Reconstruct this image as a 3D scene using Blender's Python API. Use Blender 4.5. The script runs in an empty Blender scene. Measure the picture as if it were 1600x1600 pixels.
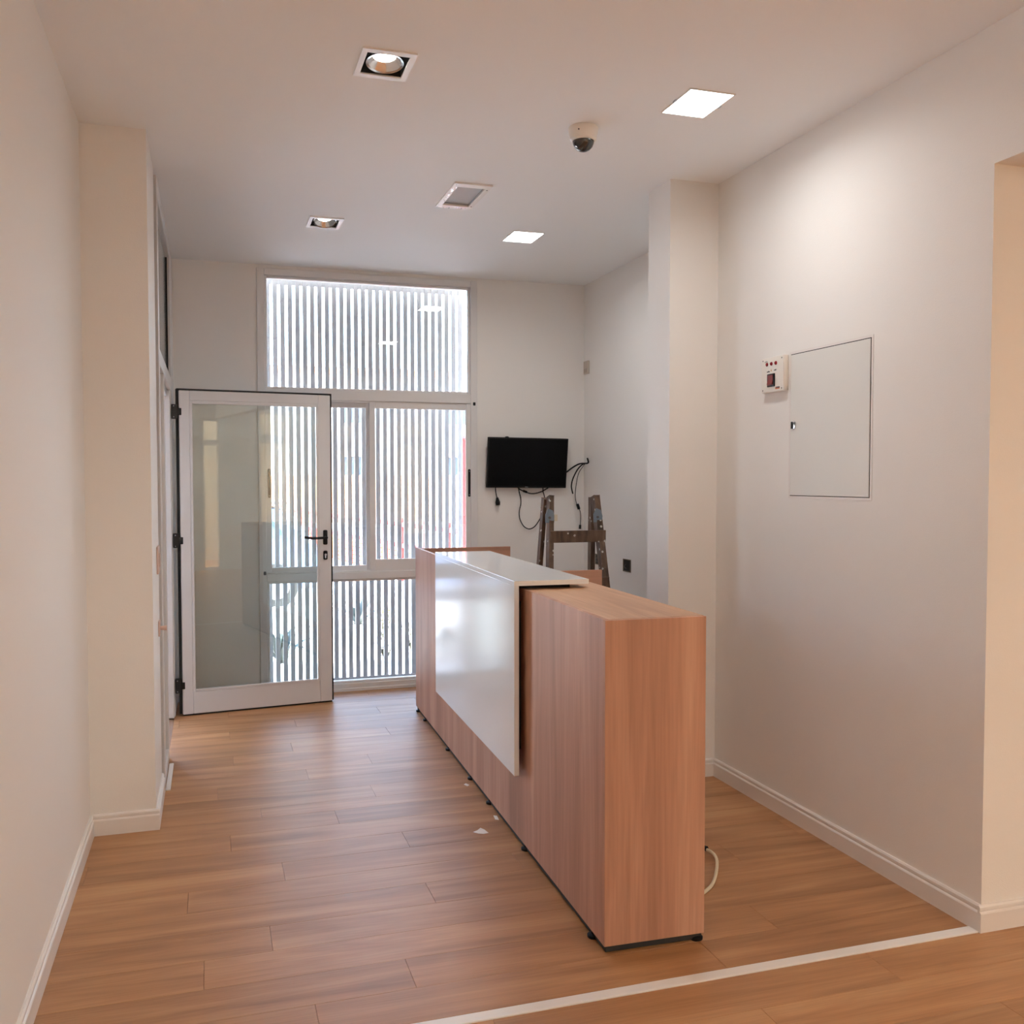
import bpy, bmesh, math, random
from mathutils import Vector, Matrix
random.seed(7)
SC = bpy.context.scene
COL = SC.collection

# ------------------------------------------------------------------ camera
YAW, PITCH, ROLL, FPX = 0.3065, 0.0375, -0.0008, 1488.1
def camera():
    cy, sy, cp, sp = math.cos(YAW), math.sin(YAW), math.cos(PITCH), math.sin(PITCH)
    f = Vector((sy*cp, cy*cp, -sp)); r0 = Vector((cy, -sy, 0)); u0 = r0.cross(f)
    cr, sr = math.cos(ROLL), math.sin(ROLL)
    r = cr*r0 + sr*u0; u = -sr*r0 + cr*u0
    cd = bpy.data.cameras.new('camera'); cam = bpy.data.objects.new('camera', cd)
    m = Matrix((r, u, -f)).transposed().to_4x4(); m.translation = Vector((0, 0, 1.49))
    cam.matrix_world = m
    cd.sensor_width = 36; cd.lens = 36*FPX/1600; cd.shift_y = 5/1600; cd.clip_start = .02; cd.clip_end = 500
    COL.objects.link(cam); SC.camera = cam
camera()

# ------------------------------------------------------------------ world, sun, exposure
SC.view_settings.view_transform = 'Standard'; SC.view_settings.look = 'None'
SC.view_settings.exposure = 0.10; SC.view_settings.gamma = 1; SC.view_settings.use_curve_mapping = False
W = bpy.data.worlds.new('sky'); SC.world = W; W.use_nodes = True
nt = W.node_tree; bg = nt.nodes['Background']
sky = nt.nodes.new('ShaderNodeTexSky'); sky.sky_type = 'NISHITA'; sky.sun_disc = False
sky.sun_elevation = math.radians(52); sky.sun_rotation = math.radians(98); sky.air_density = 1; sky.dust_density = 4
nt.links.new(sky.outputs[0], bg.inputs[0]); bg.inputs[1].default_value = 4.2
sd = bpy.data.lights.new('sun', 'SUN'); sd.energy = 80; sd.angle = math.radians(.6); sd.color = (1, .98, .95)
sun = bpy.data.objects.new('sun', sd); COL.objects.link(sun)
sun.rotation_euler = (Vector((-.90, .12, -1.1))).to_track_quat('-Z', 'Y').to_euler()
SC.cycles.max_bounces = 10; SC.cycles.diffuse_bounces = 6; SC.cycles.transparent_max_bounces = 16
SC.cycles.use_denoising = True
SC.cycles.sample_clamp_indirect = 6

LED_E, LED_C = 12.0, (1.0, 1.0, .98)       # neutral ceiling panels
LED_W, SPOT_W = 5.2, 24.0
HALL_E, HALL_C = 80.0, (1.0, .93, .80)      # warmer lamps of the hall behind the camera

# ------------------------------------------------------------------ materials
def new_mat(name):
    m = bpy.data.materials.new(name); m.use_nodes = True
    return m, m.node_tree, m.node_tree.nodes['Principled BSDF']
def plain(name, col, rough=.5, metal=0, spec=.5, bump=0, bscale=200, var=0):
    m, t, b = new_mat(name)
    b.inputs['Base Color'].default_value = (*col, 1); b.inputs['Roughness'].default_value = rough
    b.inputs['Metallic'].default_value = metal; b.inputs['Specular IOR Level'].default_value = spec
    if bump or var:
        tc = t.nodes.new('ShaderNodeTexCoord'); n = t.nodes.new('ShaderNodeTexNoise')
        n.inputs['Scale'].default_value = bscale; n.inputs['Detail'].default_value = 3
        t.links.new(tc.outputs['Object'], n.inputs['Vector'])
        if bump:
            bp = t.nodes.new('ShaderNodeBump'); bp.inputs['Strength'].default_value = bump; bp.inputs['Distance'].default_value = .002
            t.links.new(n.outputs['Fac'], bp.inputs['Height']); t.links.new(bp.outputs[0], b.inputs['Normal'])
        if var:
            n2 = t.nodes.new('ShaderNodeTexNoise'); n2.inputs['Scale'].default_value = 2.2; n2.inputs['Detail'].default_value = 2
            t.links.new(tc.outputs['Object'], n2.inputs['Vector'])
            mx = t.nodes.new('ShaderNodeMix'); mx.data_type = 'RGBA'
            mx.inputs[6].default_value = (*[c*(1-var) for c in col], 1); mx.inputs[7].default_value = (*[min(1, c*(1+var)) for c in col], 1)
            t.links.new(n2.outputs['Fac'], mx.inputs[0]); t.links.new(mx.outputs[2], b.inputs['Base Color'])
    return m
def emis(name, col, e):
    m, t, b = new_mat(name)
    b.inputs['Base Color'].default_value = (.8, .8, .8, 1)
    b.inputs['Emission Color'].default_value = (*col, 1); b.inputs['Emission Strength'].default_value = e
    return m
def glass(name, tint=(.93, .97, .96), refl=1.0):
    m = bpy.data.materials.new(name); m.use_nodes = True; t = m.node_tree; t.nodes.clear()
    o = t.nodes.new('ShaderNodeOutputMaterial'); tr = t.nodes.new('ShaderNodeBsdfTransparent'); gl = t.nodes.new('ShaderNodeBsdfGlossy')
    tr.inputs[0].default_value = (*tint, 1); gl.inputs['Roughness'].default_value = .004; gl.inputs['Color'].default_value = (1, 1, 1, 1)
    fr = t.nodes.new('ShaderNodeFresnel'); fr.inputs[0].default_value = 1.5
    mu = t.nodes.new('ShaderNodeMath'); mu.operation = 'MULTIPLY'; mu.inputs[1].default_value = refl
    mx = t.nodes.new('ShaderNodeMixShader')
    t.links.new(fr.outputs[0], mu.inputs[0]); t.links.new(mu.outputs[0], mx.inputs[0])
    t.links.new(tr.outputs[0], mx.inputs[1]); t.links.new(gl.outputs[0], mx.inputs[2]); t.links.new(mx.outputs[0], o.inputs[0])
    return m
def wood(name, dark, mid, light, axis, rough=.45, rand=False, gs=1.0, spec=.5, stripe=0.0):
    """oak-like grain running along the given object axis"""
    m, t, b = new_mat(name); L = t.links.new
    tc = t.nodes.new('ShaderNodeTexCoord'); mp = t.nodes.new('ShaderNodeMapping')
    s = [9*gs, 9*gs, 9*gs]; s[axis] = .75*gs; mp.inputs['Scale'].default_value = s
    vec = tc.outputs['Object']
    if rand:
        oi = t.nodes.new('ShaderNodeObjectInfo'); mu = t.nodes.new('ShaderNodeVectorMath'); mu.operation = 'SCALE'
        cb = t.nodes.new('ShaderNodeCombineXYZ'); cb.inputs[0].default_value = 17; cb.inputs[1].default_value = 29; cb.inputs[2].default_value = 11
        L(cb.outputs[0], mu.inputs[0]); L(oi.outputs['Random'], mu.inputs['Scale'])
        ad = t.nodes.new('ShaderNodeVectorMath'); ad.operation = 'ADD'; L(vec, ad.inputs[0]); L(mu.outputs[0], ad.inputs[1]); vec = ad.outputs[0]
    L(vec, mp.inputs['Vector'])
    n1 = t.nodes.new('ShaderNodeTexNoise'); n1.inputs['Scale'].default_value = 1; n1.inputs['Detail'].default_value = 4; n1.inputs['Roughness'].default_value = .55; n1.inputs['Distortion'].default_value = 1.2
    L(mp.outputs[0], n1.inputs['Vector'])
    mp2 = t.nodes.new('ShaderNodeMapping'); s2 = [150*gs, 150*gs, 150*gs]; s2[axis] = 5*gs; mp2.inputs['Scale'].default_value = s2; L(vec, mp2.inputs['Vector'])
    n2 = t.nodes.new('ShaderNodeTexNoise'); n2.inputs['Scale'].default_value = 1; n2.inputs['Detail'].default_value = 3; L(mp2.outputs[0], n2.inputs['Vector'])
    rp = t.nodes.new('ShaderNodeValToRGB'); e = rp.color_ramp.elements
    e[0].position = .30; e[0].color = (*dark, 1); e[1].position = .70; e[1].color = (*light, 1); k = e.new(.5); k.color = (*mid, 1)
    L(n1.outputs['Fac'], rp.inputs[0])
    mx = t.nodes.new('ShaderNodeMix'); mx.data_type = 'RGBA'; mx.blend_type = 'OVERLAY'; mx.inputs[0].default_value = .22
    L(rp.outputs[0], mx.inputs[6]); L(n2.outputs['Fac'], mx.inputs[7]); out = mx.outputs[2]
    if rand:
        hs = t.nodes.new('ShaderNodeHueSaturation'); mr = t.nodes.new('ShaderNodeMapRange')
        mr.inputs['To Min'].default_value = .93; mr.inputs['To Max'].default_value = 1.07
        L(oi.outputs['Random'], mr.inputs[0]); L(mr.outputs[0], hs.inputs['Value']); L(out, hs.inputs['Color']); out = hs.outputs[0]
    L(out, b.inputs['Base Color'])
    b.inputs['Roughness'].default_value = rough; b.inputs['Specular IOR Level'].default_value = spec
    bp = t.nodes.new('ShaderNodeBump'); bp.inputs['Strength'].default_value = .12; bp.inputs['Distance'].default_value = .001
    L(n2.outputs['Fac'], bp.inputs['Height']); L(bp.outputs[0], b.inputs['Normal'])
    return m
def old_wood(name):
    m, t, b = new_mat(name); L = t.links.new
    tc = t.nodes.new('ShaderNodeTexCoord'); mp = t.nodes.new('ShaderNodeMapping'); mp.inputs['Scale'].default_value = (30, 30, 6); L(tc.outputs['Object'], mp.inputs[0])
    n = t.nodes.new('ShaderNodeTexNoise'); n.inputs['Scale'].default_value = 1; n.inputs['Detail'].default_value = 5; L(mp.outputs[0], n.inputs['Vector'])
    rp = t.nodes.new('ShaderNodeValToRGB'); e = rp.color_ramp.elements
    e[0].position = .3; e[0].color = (.045, .025, .016, 1); e[1].position = .75; e[1].color = (.20, .12, .075, 1); L(n.outputs['Fac'], rp.inputs[0])
    v = t.nodes.new('ShaderNodeTexVoronoi'); v.inputs['Scale'].default_value = 26; L(tc.outputs['Object'], v.inputs['Vector'])
    cr = t.nodes.new('ShaderNodeValToRGB'); c = cr.color_ramp.elements; c[0].position = .17; c[0].color = (1, 1, 1, 1); c[1].position = .21; c[1].color = (0, 0, 0, 1)
    L(v.outputs['Distance'], cr.inputs[0])
    n3 = t.nodes.new('ShaderNodeTexNoise'); n3.inputs['Scale'].default_value = 9; L(tc.outputs['Object'], n3.inputs['Vector'])
    c3 = t.nodes.new('ShaderNodeValToRGB'); c3.color_ramp.elements[0].position = .47; c3.color_ramp.elements[1].position = .53; L(n3.outputs['Fac'], c3.inputs[0])
    ml = t.nodes.new('ShaderNodeMath'); ml.operation = 'MULTIPLY'; L(cr.outputs[0], ml.inputs[0]); L(c3.outputs[0], ml.inputs[1])
    mx = t.nodes.new('ShaderNodeMix'); mx.data_type = 'RGBA'; L(ml.outputs[0], mx.inputs[0]); L(rp.outputs[0], mx.inputs[6]); mx.inputs[7].default_value = (.62, .58, .52, 1)
    L(mx.outputs[2], b.inputs['Base Color']); b.inputs['Roughness'].default_value = .7
    return m

M = {}
M['wall'] = plain('wall_paint', (.85, .83, .80), .62, spec=.35, bump=.25, bscale=260)
M['ceil'] = plain('ceiling_paint', (.92, .925, .92), .75, spec=.3, bump=.15, bscale=260)
M['skirt'] = plain('skirting_enamel', (.80, .765, .735), .38)
M['plank'] = wood('floor_vinyl_oak', (.28, .132, .053), (.38, .186, .08), (.46, .25, .115), 0, .42, True, 1.0, .45)
M['gap'] = plain('floor_groove', (.20, .11, .06), .8)
M['lam_v'] = wood('counter_laminate_upright', (.33, .165, .105), (.43, .225, .150), (.53, .30, .205), 2, .48, False, .62, .3)
M['lam_h'] = wood('counter_laminate_lengthwise', (.37, .20, .105), (.47, .265, .15), (.57, .345, .205), 1, .42, False, 1.0)
M['lam_x'] = wood('counter_laminate_crosswise', (.33, .17, .11), (.42, .22, .150), (.52, .30, .205), 0, .42, False, .62)
M['white'] = plain('white_gloss_lacquer', (.83, .83, .82), .13, spec=.6)
M['whedge'] = plain('white_edge_band', (.84, .82, .78), .35)
M['alu'] = plain('white_aluminium', (.76, .75, .745), .38, spec=.5, bump=.05, bscale=500)
M['aludoor'] = plain('grey_white_aluminium', (.70, .695, .70), .36)
M['black'] = plain('black_plastic', (.008, .008, .009), .45, spec=.25)
M['rubber'] = plain('black_rubber', (.01, .01, .01), .7)
M['screen'] = plain('screen_black', (.003, .003, .0035), .3, spec=.12)
M['glass'] = glass('window_glass', (.95, .98, .98))
M['glassd'] = glass('door_glass', (.88, .92, .905), 2.0)
M['slat'] = plain('slat_metal', (.33, .32, .325), .45, metal=.0, var=.12)
M['chrome'] = plain('polished_steel', (.75, .75, .76), .15, metal=1)
M['steel'] = plain('galvanised_steel', (.45, .47, .50), .4, metal=.8)
M['bracket'] = plain('painted_bracket', (.20, .25, .30), .5, metal=.3)
M['cavity'] = plain('dark_cavity', (.02, .018, .016), .8)
M['red'] = plain('red_plastic', (.26, .003, .010), .25)
M['rocker'] = plain('rocker_red', (.17, .014, .012), .3)
M['box'] = plain('box_plastic', (.80, .76, .70), .4)
M['ink'] = plain('printed_ink', (.10, .09, .09), .6)
M['amber'] = plain('printed_amber', (.55, .30, .05), .6)
M['orangeink'] = plain('printed_orange', (.55, .13, .04), .6)
M['grey'] = plain('grey_diffuser', (.40, .385, .37), .5, bump=.3, bscale=900)
M['film'] = plain('shiny_film', (.85, .85, .86), .08, metal=.55, bump=.6, bscale=60)
M['cream'] = plain('cream_cable', (.66, .58, .42), .5)
M['paper'] = plain('paper_scrap', (.82, .78, .74), .8)
M['lad'] = old_wood('paint_spotted_wood')
M['tape'] = plain('cream_tape', (.72, .64, .50), .7)
M['plug'] = plain('pink_beige_plastic', (.66, .47, .40), .5)
M['pave'] = plain('pale_paving', (.55, .535, .51), .8, bump=.4, bscale=40, var=.12)
M['road'] = plain('pale_asphalt', (.36, .36, .36), .9, var=.1)
M['carb'] = plain('silver_blue_car_paint', (.20, .28, .46), .25, metal=.3)
M['cargl'] = plain('car_window_glass', (.05, .07, .10), .08)
M['tyre'] = plain('tyre_rubber', (.02, .02, .02), .8)
M['fence'] = plain('orange_netting', (.80, .085, .012), .6)
M['redp'] = plain('red_painted_metal', (.50, .006, .004), .5)
M['brick'] = plain('pale_orange_brick', (.58, .26, .12), .8, var=.15)
M['render'] = plain('pale_render', (.72, .70, .66), .8)
M['leaf'] = plain('dark_leaf', (.012, .022, .022), .45)
M['leaf2'] = plain('olive_leaf', (.05, .05, .02), .5)
M['flower'] = plain('yellow_petals', (.80, .50, .04), .6)
M['led'] = emis('led_diffuser_light', LED_C, LED_E)
M['hall'] = emis('hall_lamp_light', HALL_C, HALL_E)
M['bulb'] = emis('spot_bulb_light', (1, .93, .86), 60)

# ------------------------------------------------------------------ builders
class MB:
    def __init__(s): s.bm = bmesh.new()
    def box(s, x0, x1, y0, y1, z0, z1, bev=0, seg=1):
        r = bmesh.ops.create_cube(s.bm, size=1)
        vs = r['verts']
        for v in vs:
            v.co = Vector(((x0+x1)/2 + v.co.x*(x1-x0), (y0+y1)/2 + v.co.y*(y1-y0), (z0+z1)/2 + v.co.z*(z1-z0)))
        if bev:
            es = list({e for v in vs for e in v.link_edges})
            bmesh.ops.bevel(s.bm, geom=es, offset=bev, segments=seg, affect='EDGES', profile=.5)
        return s
    def bar(s, a, b, w, d, up=Vector((0, 1, 0)), bev=0):
        """rectangular bar from a to b; w across, d along 'up'"""
        a, b = Vector(a), Vector(b); z = (b-a).normalized(); x = Vector(up).cross(z).normalized(); y = z.cross(x)
        r = bmesh.ops.create_cube(s.bm, size=1); L = (b-a).length
        m = Matrix((x, y, z)).transposed().to_4x4(); m.translation = (a+b)/2
        for v in r['verts']: v.co = m @ Vector((v.co.x*w, v.co.y*d, v.co.z*L))
        if bev:
            es = list({e for v in r['verts'] for e in v.link_edges})
            bmesh.ops.bevel(s.bm, geom=es, offset=bev, segments=1, affect='EDGES')
        return s
    def cyl(s, a, b, r0, r1=None, n=20):
        a, b = Vector(a), Vector(b); z = (b-a); L = z.length
        q = z.to_track_quat('Z', 'Y').to_matrix().to_4x4(); q.translation = (a+b)/2
        bmesh.ops.create_cone(s.bm, cap_ends=True, segments=n, radius1=r0, radius2=r0 if r1 is None else r1, depth=L, matrix=q)
        return s
    def lathe(s, c, prof, n=32, ax=(0, 0, 1)):
        """prof: list of (r, h) from c along ax"""
        q = Vector(ax).to_track_quat('Z', 'Y').to_matrix(); c = Vector(c); rings = []
        for r, h in prof:
            if r < 1e-6: rings.append([s.bm.verts.new(c + q @ Vector((0, 0, h)))])
            else: rings.append([s.bm.verts.new(c + q @ Vector((r*math.cos(2*math.pi*k/n), r*math.sin(2*math.pi*k/n), h))) for k in range(n)])
        for A, B in zip(rings, rings[1:]):
            for k in range(n):
                j = (k+1) % n
                if len(A) == 1 and len(B) == 1: continue
                if len(A) == 1: s.bm.faces.new((A[0], B[k], B[j]))
                elif len(B) == 1: s.bm.faces.new((A[k], A[j], B[0]))
                else: s.bm.faces.new((A[k], A[j], B[j], B[k]))
        return s
    def tube(s, pts, r, n=8, smooth=6):
        P = [Vector(p) for p in pts]; Q = []
        for i in range(len(P)-1):
            p0, p1, p2, p3 = P[max(i-1, 0)], P[i], P[i+1], P[min(i+2, len(P)-1)]
            for k in range(smooth):
                t = k/smooth
                Q.append(.5*((2*p1)+(-p0+p2)*t+(2*p0-5*p1+4*p2-p3)*t*t+(-p0+3*p1-3*p2+p3)*t**3))
        Q.append(P[-1]); ref = Vector((.3, .9, .2)).normalized(); rings = []
        for i, p in enumerate(Q):
            d = (Q[min(i+1, len(Q)-1)]-Q[max(i-1, 0)]).normalized()
            x = ref.cross(d).normalized(); y = d.cross(x)
            rings.append([s.bm.verts.new(p + r*(x*math.cos(2*math.pi*k/n)+y*math.sin(2*math.pi*k/n))) for k in range(n)])
        for A, B in zip(rings, rings[1:]):
            for k in range(n): s.bm.faces.new((A[k], A[(k+1) % n], B[(k+1) % n], B[k]))
        s.bm.faces.new(rings[0][::-1]); s.bm.faces.new(rings[-1])
        return s
    def prism(s, poly, ext):
        """poly: list of 3D points (planar), extruded by vector ext"""
        a = [s.bm.verts.new(Vector(p)) for p in poly]; e = Vector(ext)
        b = [s.bm.verts.new(Vector(p)+e) for p in poly]; n = len(a)
        s.bm.faces.new(a); s.bm.faces.new(b[::-1])
        for i in range(n): s.bm.faces.new((a[i], b[i], b[(i+1) % n], a[(i+1) % n]))
        return s
    def holed(s, axis, d0, d1, u0, u1, w0, w1, holes):
        """slab normal to axis from d0 to d1; rectangle u,w in the two other axes; holes=(ua,ub,wa,wb)"""
        us = sorted({u0, u1, *[h[0] for h in holes], *[h[1] for h in holes]}); us = [a for a in us if u0 <= a <= u1]
        ws = sorted({w0, w1, *[h[2] for h in holes], *[h[3] for h in holes]}); ws = [a for a in ws if w0 <= a <= w1]
        def pt(d, u, w):
            return Vector({0: (d, u, w), 1: (u, d, w), 2: (u, w, d)}[axis])
        V = {}
        def vv(k, i, j):
            key = (k, i, j)
            if key not in V: V[key] = s.bm.verts.new(pt((d0, d1)[k], us[i], ws[j]))
            return V[key]
        def solid(i, j):
            if not (0 <= i < len(us)-1 and 0 <= j < len(ws)-1): return False
            cu, cw = (us[i]+us[i+1])/2, (ws[j]+ws[j+1])/2
            return not any(h[0] < cu < h[1] and h[2] < cw < h[3] for h in holes)
        for i in range(len(us)-1):
            for j in range(len(ws)-1):
                if not solid(i, j): continue
                for k in (0, 1): s.bm.faces.new((vv(k, i, j), vv(k, i+1, j), vv(k, i+1, j+1), vv(k, i, j+1)))
                for di, dj, e in ((-1, 0, ((i, j), (i, j+1))), (1, 0, ((i+1, j), (i+1, j+1))), (0, -1, ((i, j), (i+1, j))), (0, 1, ((i, j+1), (i+1, j+1)))):
                    if not solid(i+di, j+dj):
                        (a, b), (c, d) = e
                        s.bm.faces.new((vv(0, a, b), vv(0, c, d), vv(1, c, d), vv(1, a, b)))
        return s
    def done(s, name, mat, parent=None, origin=None, smooth=False, matrix=None):
        bmesh.ops.recalc_face_normals(s.bm, faces=s.bm.faces[:])
        if matrix is not None: s.bm.transform(matrix)
        o0 = Vector(origin) if origin is not None else Vector((0, 0, 0))
        if origin is not None: bmesh.ops.translate(s.bm, verts=s.bm.verts[:], vec=-o0)
        me = bpy.data.meshes.new(name); s.bm.to_mesh(me); s.bm.free()
        me.materials.append(mat)
        if smooth:
            for p in me.polygons: p.use_smooth = True
            if smooth == 'auto': me.set_sharp_from_angle(angle=math.radians(35))
        o = bpy.data.objects.new(name, me); COL.objects.link(o); o.location = o0
        if parent is not None:
            o.parent = parent; o.location = o0 - world_loc(parent)
        return o
def world_loc(p):
    v = Vector((0, 0, 0))
    while p is not None: v += p.location; p = p.parent
    return v
def root(name, loc, **kw):
    o = bpy.data.objects.new(name, None); o.empty_display_size = .1; COL.objects.link(o); o.location = loc
    return tag(o, **kw)
def tag(o, label=None, cat=None, group=None, kind=None):
    if label: o['label'] = label
    if cat: o['category'] = cat
    if group: o['group'] = group
    if kind: o['kind'] = kind
    return o
def box(name, mat, x0, x1, y0, y1, z0, z1, parent=None, bev=0, origin=None):
    return MB().box(x0, x1, y0, y1, z0, z1, bev).done(name, mat, parent, origin)

# ------------------------------------------------------------------ measurements of the room
XL, XP, XR, XR2, XQ = -.495, -.238, 2.406, 2.694, 2.143
YP, YB, YQ1, YQ2, YN, YR = 4.286, 6.708, 4.222, 4.461, 2.479, -3.5
H, LT = 2.945, 2.50
T = .15
def S(o, label, cat): return tag(o, label, cat, kind='structure')

# ceiling with recesses for the fittings
LEDS = [(1.815, 3.353), (1.806, 5.483)]
SPOTS = [(.635, 5.515), (.600, 3.370)]
VENT = (1.253, 4.787)
HALL_LAMPS = [(4.5, -.6), (4.2, -2.7), (.9, -2.35)]
holes = [(x-.075, x+.075, y-.09, y+.09) for x, y in SPOTS] + [(VENT[0]-.072, VENT[0]+.072, VENT[1]-.165, VENT[1]+.165)]
m = MB().holed(2, H, H+.16, -1.95, 6.15, -5.6, YB+T, holes)
S(m.done('ceiling', M['ceil']), 'smooth white painted ceiling', 'ceiling')

# floor: dark bed with planks on it
S(MB().box(-1.95, 6.15, -5.6, YB, -.12, -.006).done('floor', M['gap']), 'wood look plank floor running across the room', 'floor')
FLOOR = bpy.data.objects['floor']
PW, PL = .1765, 1.22
meshes = {}
def plank(x0, x1, y0, y1):
    L, Wd = round(x1-x0, 4), round(y1-y0, 4)
    if (L, Wd) not in meshes:
        bm = bmesh.new(); b = .0009; t = .006
        lo = [bm.verts.new(p) for p in ((.0004, .0004, -t), (L-.0004, .0004, -t), (L-.0004, Wd-.0004, -t), (.0004, Wd-.0004, -t))]
        md = [bm.verts.new((v.co.x, v.co.y, -b)) for v in lo]
        up = [bm.verts.new(p) for p in ((b, b, 0), (L-b, b, 0), (L-b, Wd-b, 0), (b, Wd-b, 0))]
        for A, B in ((lo, md), (md, up)):
            for k in range(4): bm.faces.new((A[k], A[(k+1) % 4], B[(k+1) % 4], B[k]))
        bm.faces.new(up)
        me = bpy.data.meshes.new('plank'); bm.to_mesh(me); bm.free(); me.materials.append(M['plank']); meshes[(L, Wd)] = me
    o = bpy.data.objects.new('plank', meshes[(L, Wd)]); COL.objects.link(o); o.parent = FLOOR; o.location = (x0, y0, 0)
rest = bmesh.new()
def rows(ya, yb, xa, xb, as_parts=True, off0=0):
    y = yb; k = 0
    while y > ya + 1e-4:
        y1 = max(ya, y-PW); off = (off0 + k*.43 + random.uniform(-.12, .12)) % PL
        x = xa - (off if off > .08 else 0)
        while x < xb - 1e-4:
            a, b = max(x, xa), min(x+PL, xb)
            if b-a > .01:
                if as_parts: plank(a, b, y1, y)
                else:
                    v = [rest.verts.new(p) for p in ((a+.001, y1+.001, 0), (b-.001, y1+.001, 0), (b-.001, y-.001, 0), (a+.001, y-.001, 0))]
                    rest.faces.new(v)
            x += PL
        y = y1; k += 1
YS0, YS1 = 2.472, 2.514
rows(YP, YB, XP+.005, XR2, True)
rows(YS1, YP, XL, XR2-.14, True, .3)
rows(1.3, YS0, XL, 4.2, True, .1)
rows(-5.5, 1.3, XL, 6, False)
me = bpy.data.meshes.new('plank_field'); rest.to_mesh(me); rest.free(); me.materials.append(M['plank'])
pf = bpy.data.objects.new('plank_field', me); COL.objects.link(pf); pf.parent = FLOOR; pf['kind'] = 'stuff'
# threshold strips
S(MB().box(XL+.016, XR-.016, YS0, YS1, -.004, .004, .0015).done('trim_1', M['skirt']), 'flat white metal strip across the floor joint', 'threshold strip')
S(MB().box(-.222, -.200, 4.80, 5.24, .0, .008, .0015).done('trim_2', M['alu']), 'narrow grey metal strip on the floor beside the glazed partition', 'threshold strip')

# walls
S(MB().box(XL-T, XL, YR, YP+.1, 0, H).done('wall_left', M['wall']), 'plain off-white wall at the left edge', 'wall')
S(MB().box(XL, XP, YP, 4.80, 0, H).done('wall_left_pilaster', M['wall']), 'off-white pilaster projecting from the left wall', 'wall')
WX0, WX1, WZ1 = .311, 1.857, 2.922
m = MB().holed(1, YB, YB+T, XP-.10, XR2+T, 0, H, [(WX0, WX1, -1, WZ1)])
S(m.done('wall_back', M['wall']), 'off-white end wall around the tall window', 'wall')
S(MB().box(XR2, XR2+T, YQ2, YB, 0, H).done('wall_back_right', M['wall']), 'off-white side wall in the alcove behind the ladder', 'wall')
S(MB().box(XQ, XR2+T, YQ1, YQ2, 0, H).done('wall_pier', M['wall']), 'off-white pier between the alcove and the right wall', 'wall')
m = MB().holed(0, XR, XR+T, YN, YQ1, 0, H, [])
S(m.done('wall_right', M['wall']), 'off-white right wall with the access panel', 'wall')
S(MB().box(XR, XR+T, YR, YN, LT, H).done('wall_beam', M['wall']), 'off-white beam over the side opening at right', 'wall')
S(MB().box(XR+T, 6.15, YN, YN+T, 0, H).done('wall_hall', M['wall']), 'bright off-white wall of the side hall', 'wall')
S(MB().box(6.0, 6.15, YR, YN, 0, H).done('wall_hall_right', M['wall']), 'far side wall of the hall behind', 'wall')
m = MB().holed(1, YR-.12, YR, XL-T, 6.15, 0, H, [(2.22, 2.45, .05, 2.05), (2.22, 2.45, 2.14, 2.46), (3.16, 3.68, .05, 2.11), (3.16, 3.68, 2.26, 2.60)])
S(m.done('wall_rear', M['wall']), 'wall behind the viewpoint with narrow glazed openings', 'wall')
m = MB()
m.box(1.6, 1.7, -5.5, YR-.12, 0, H); m.box(4.4, 4.5, -5.5, YR-.12, 0, H); m.box(1.6, 4.5, -5.6, -5.5, 0, H)
S(m.done('wall_back_office', M['wall']), 'walls of the lit room behind the viewpoint', 'wall')
# lobby beyond the glazed partition
m = MB().box(-1.95, -1.8, 3.0, YB+T, 0, H).box(-1.8, XL-T, 3.0, 3.1, 0, H)
S(m.done('wall_lobby', M['wall']), 'walls of the entrance lobby beyond the open door', 'wall')
S(MB().holed(1, YB, YB+T, -1.8, XP-.10, 0, H, [(-1.55, -.55, .05, 2.3)]).done('wall_lobby_front', M['wall']), 'street wall of the entrance lobby', 'wall')

def skirting(name, p0, p1, n, label):
    """p0,p1 on the wall line (x,y), n the outward normal"""
    p0, p1, n = Vector((*p0, 0)), Vector((*p1, 0)), Vector((*n, 0))
    prof = [(0, 0), (.015, 0), (.015, .062), (.0125, .066), (.009, .068), (.009, .072), (.0105, .074), (.0105, .082), (.006, .088), (0, .088)]
    poly = [p0 + n*a + Vector((0, 0, z)) for a, z in prof]
    o = MB().prism(poly, p1-p0).done(name, M['skirt'])
    S(o, label, 'skirting board')
B = .015
skirting('baseboard_left', (XL, YR), (XL, YP), (1, 0), 'white skirting board along the left wall')
skirting('baseboard_pilaster', (XL, YP), (XP+B, YP), (0, -1), 'white skirting board across the front of the pilaster')
skirting('baseboard_pilaster_side', (XP, YP), (XP, 4.80), (1, 0), 'white skirting board on the side of the pilaster')
skirting('baseboard_back_left', (XP+.03, YB), (WX0, YB), (0, -1), 'white skirting board left of the tall window')
skirting('baseboard_back', (WX1, YB), (XR2, YB), (0, -1), 'white skirting board under the television')
skirting('baseboard_alcove', (XR2, YQ2), (XR2, YB), (-1, 0), 'white skirting board in the alcove')
skirting('baseboard_pier_side', (XQ, YQ1), (XQ, YQ2), (-1, 0), 'white skirting board on the left face of the pier')
skirting('baseboard_pier', (XQ-B, YQ1), (XR, YQ1), (0, -1), 'white skirting board across the front of the pier')
skirting('baseboard_right', (XR, YN), (XR, YQ1), (-1, 0), 'white skirting board along the right wall')
skirting('baseboard_hall', (XR-B, YN), (6.0, YN), (0, -1), 'white skirting board along the side hall wall')

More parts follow.
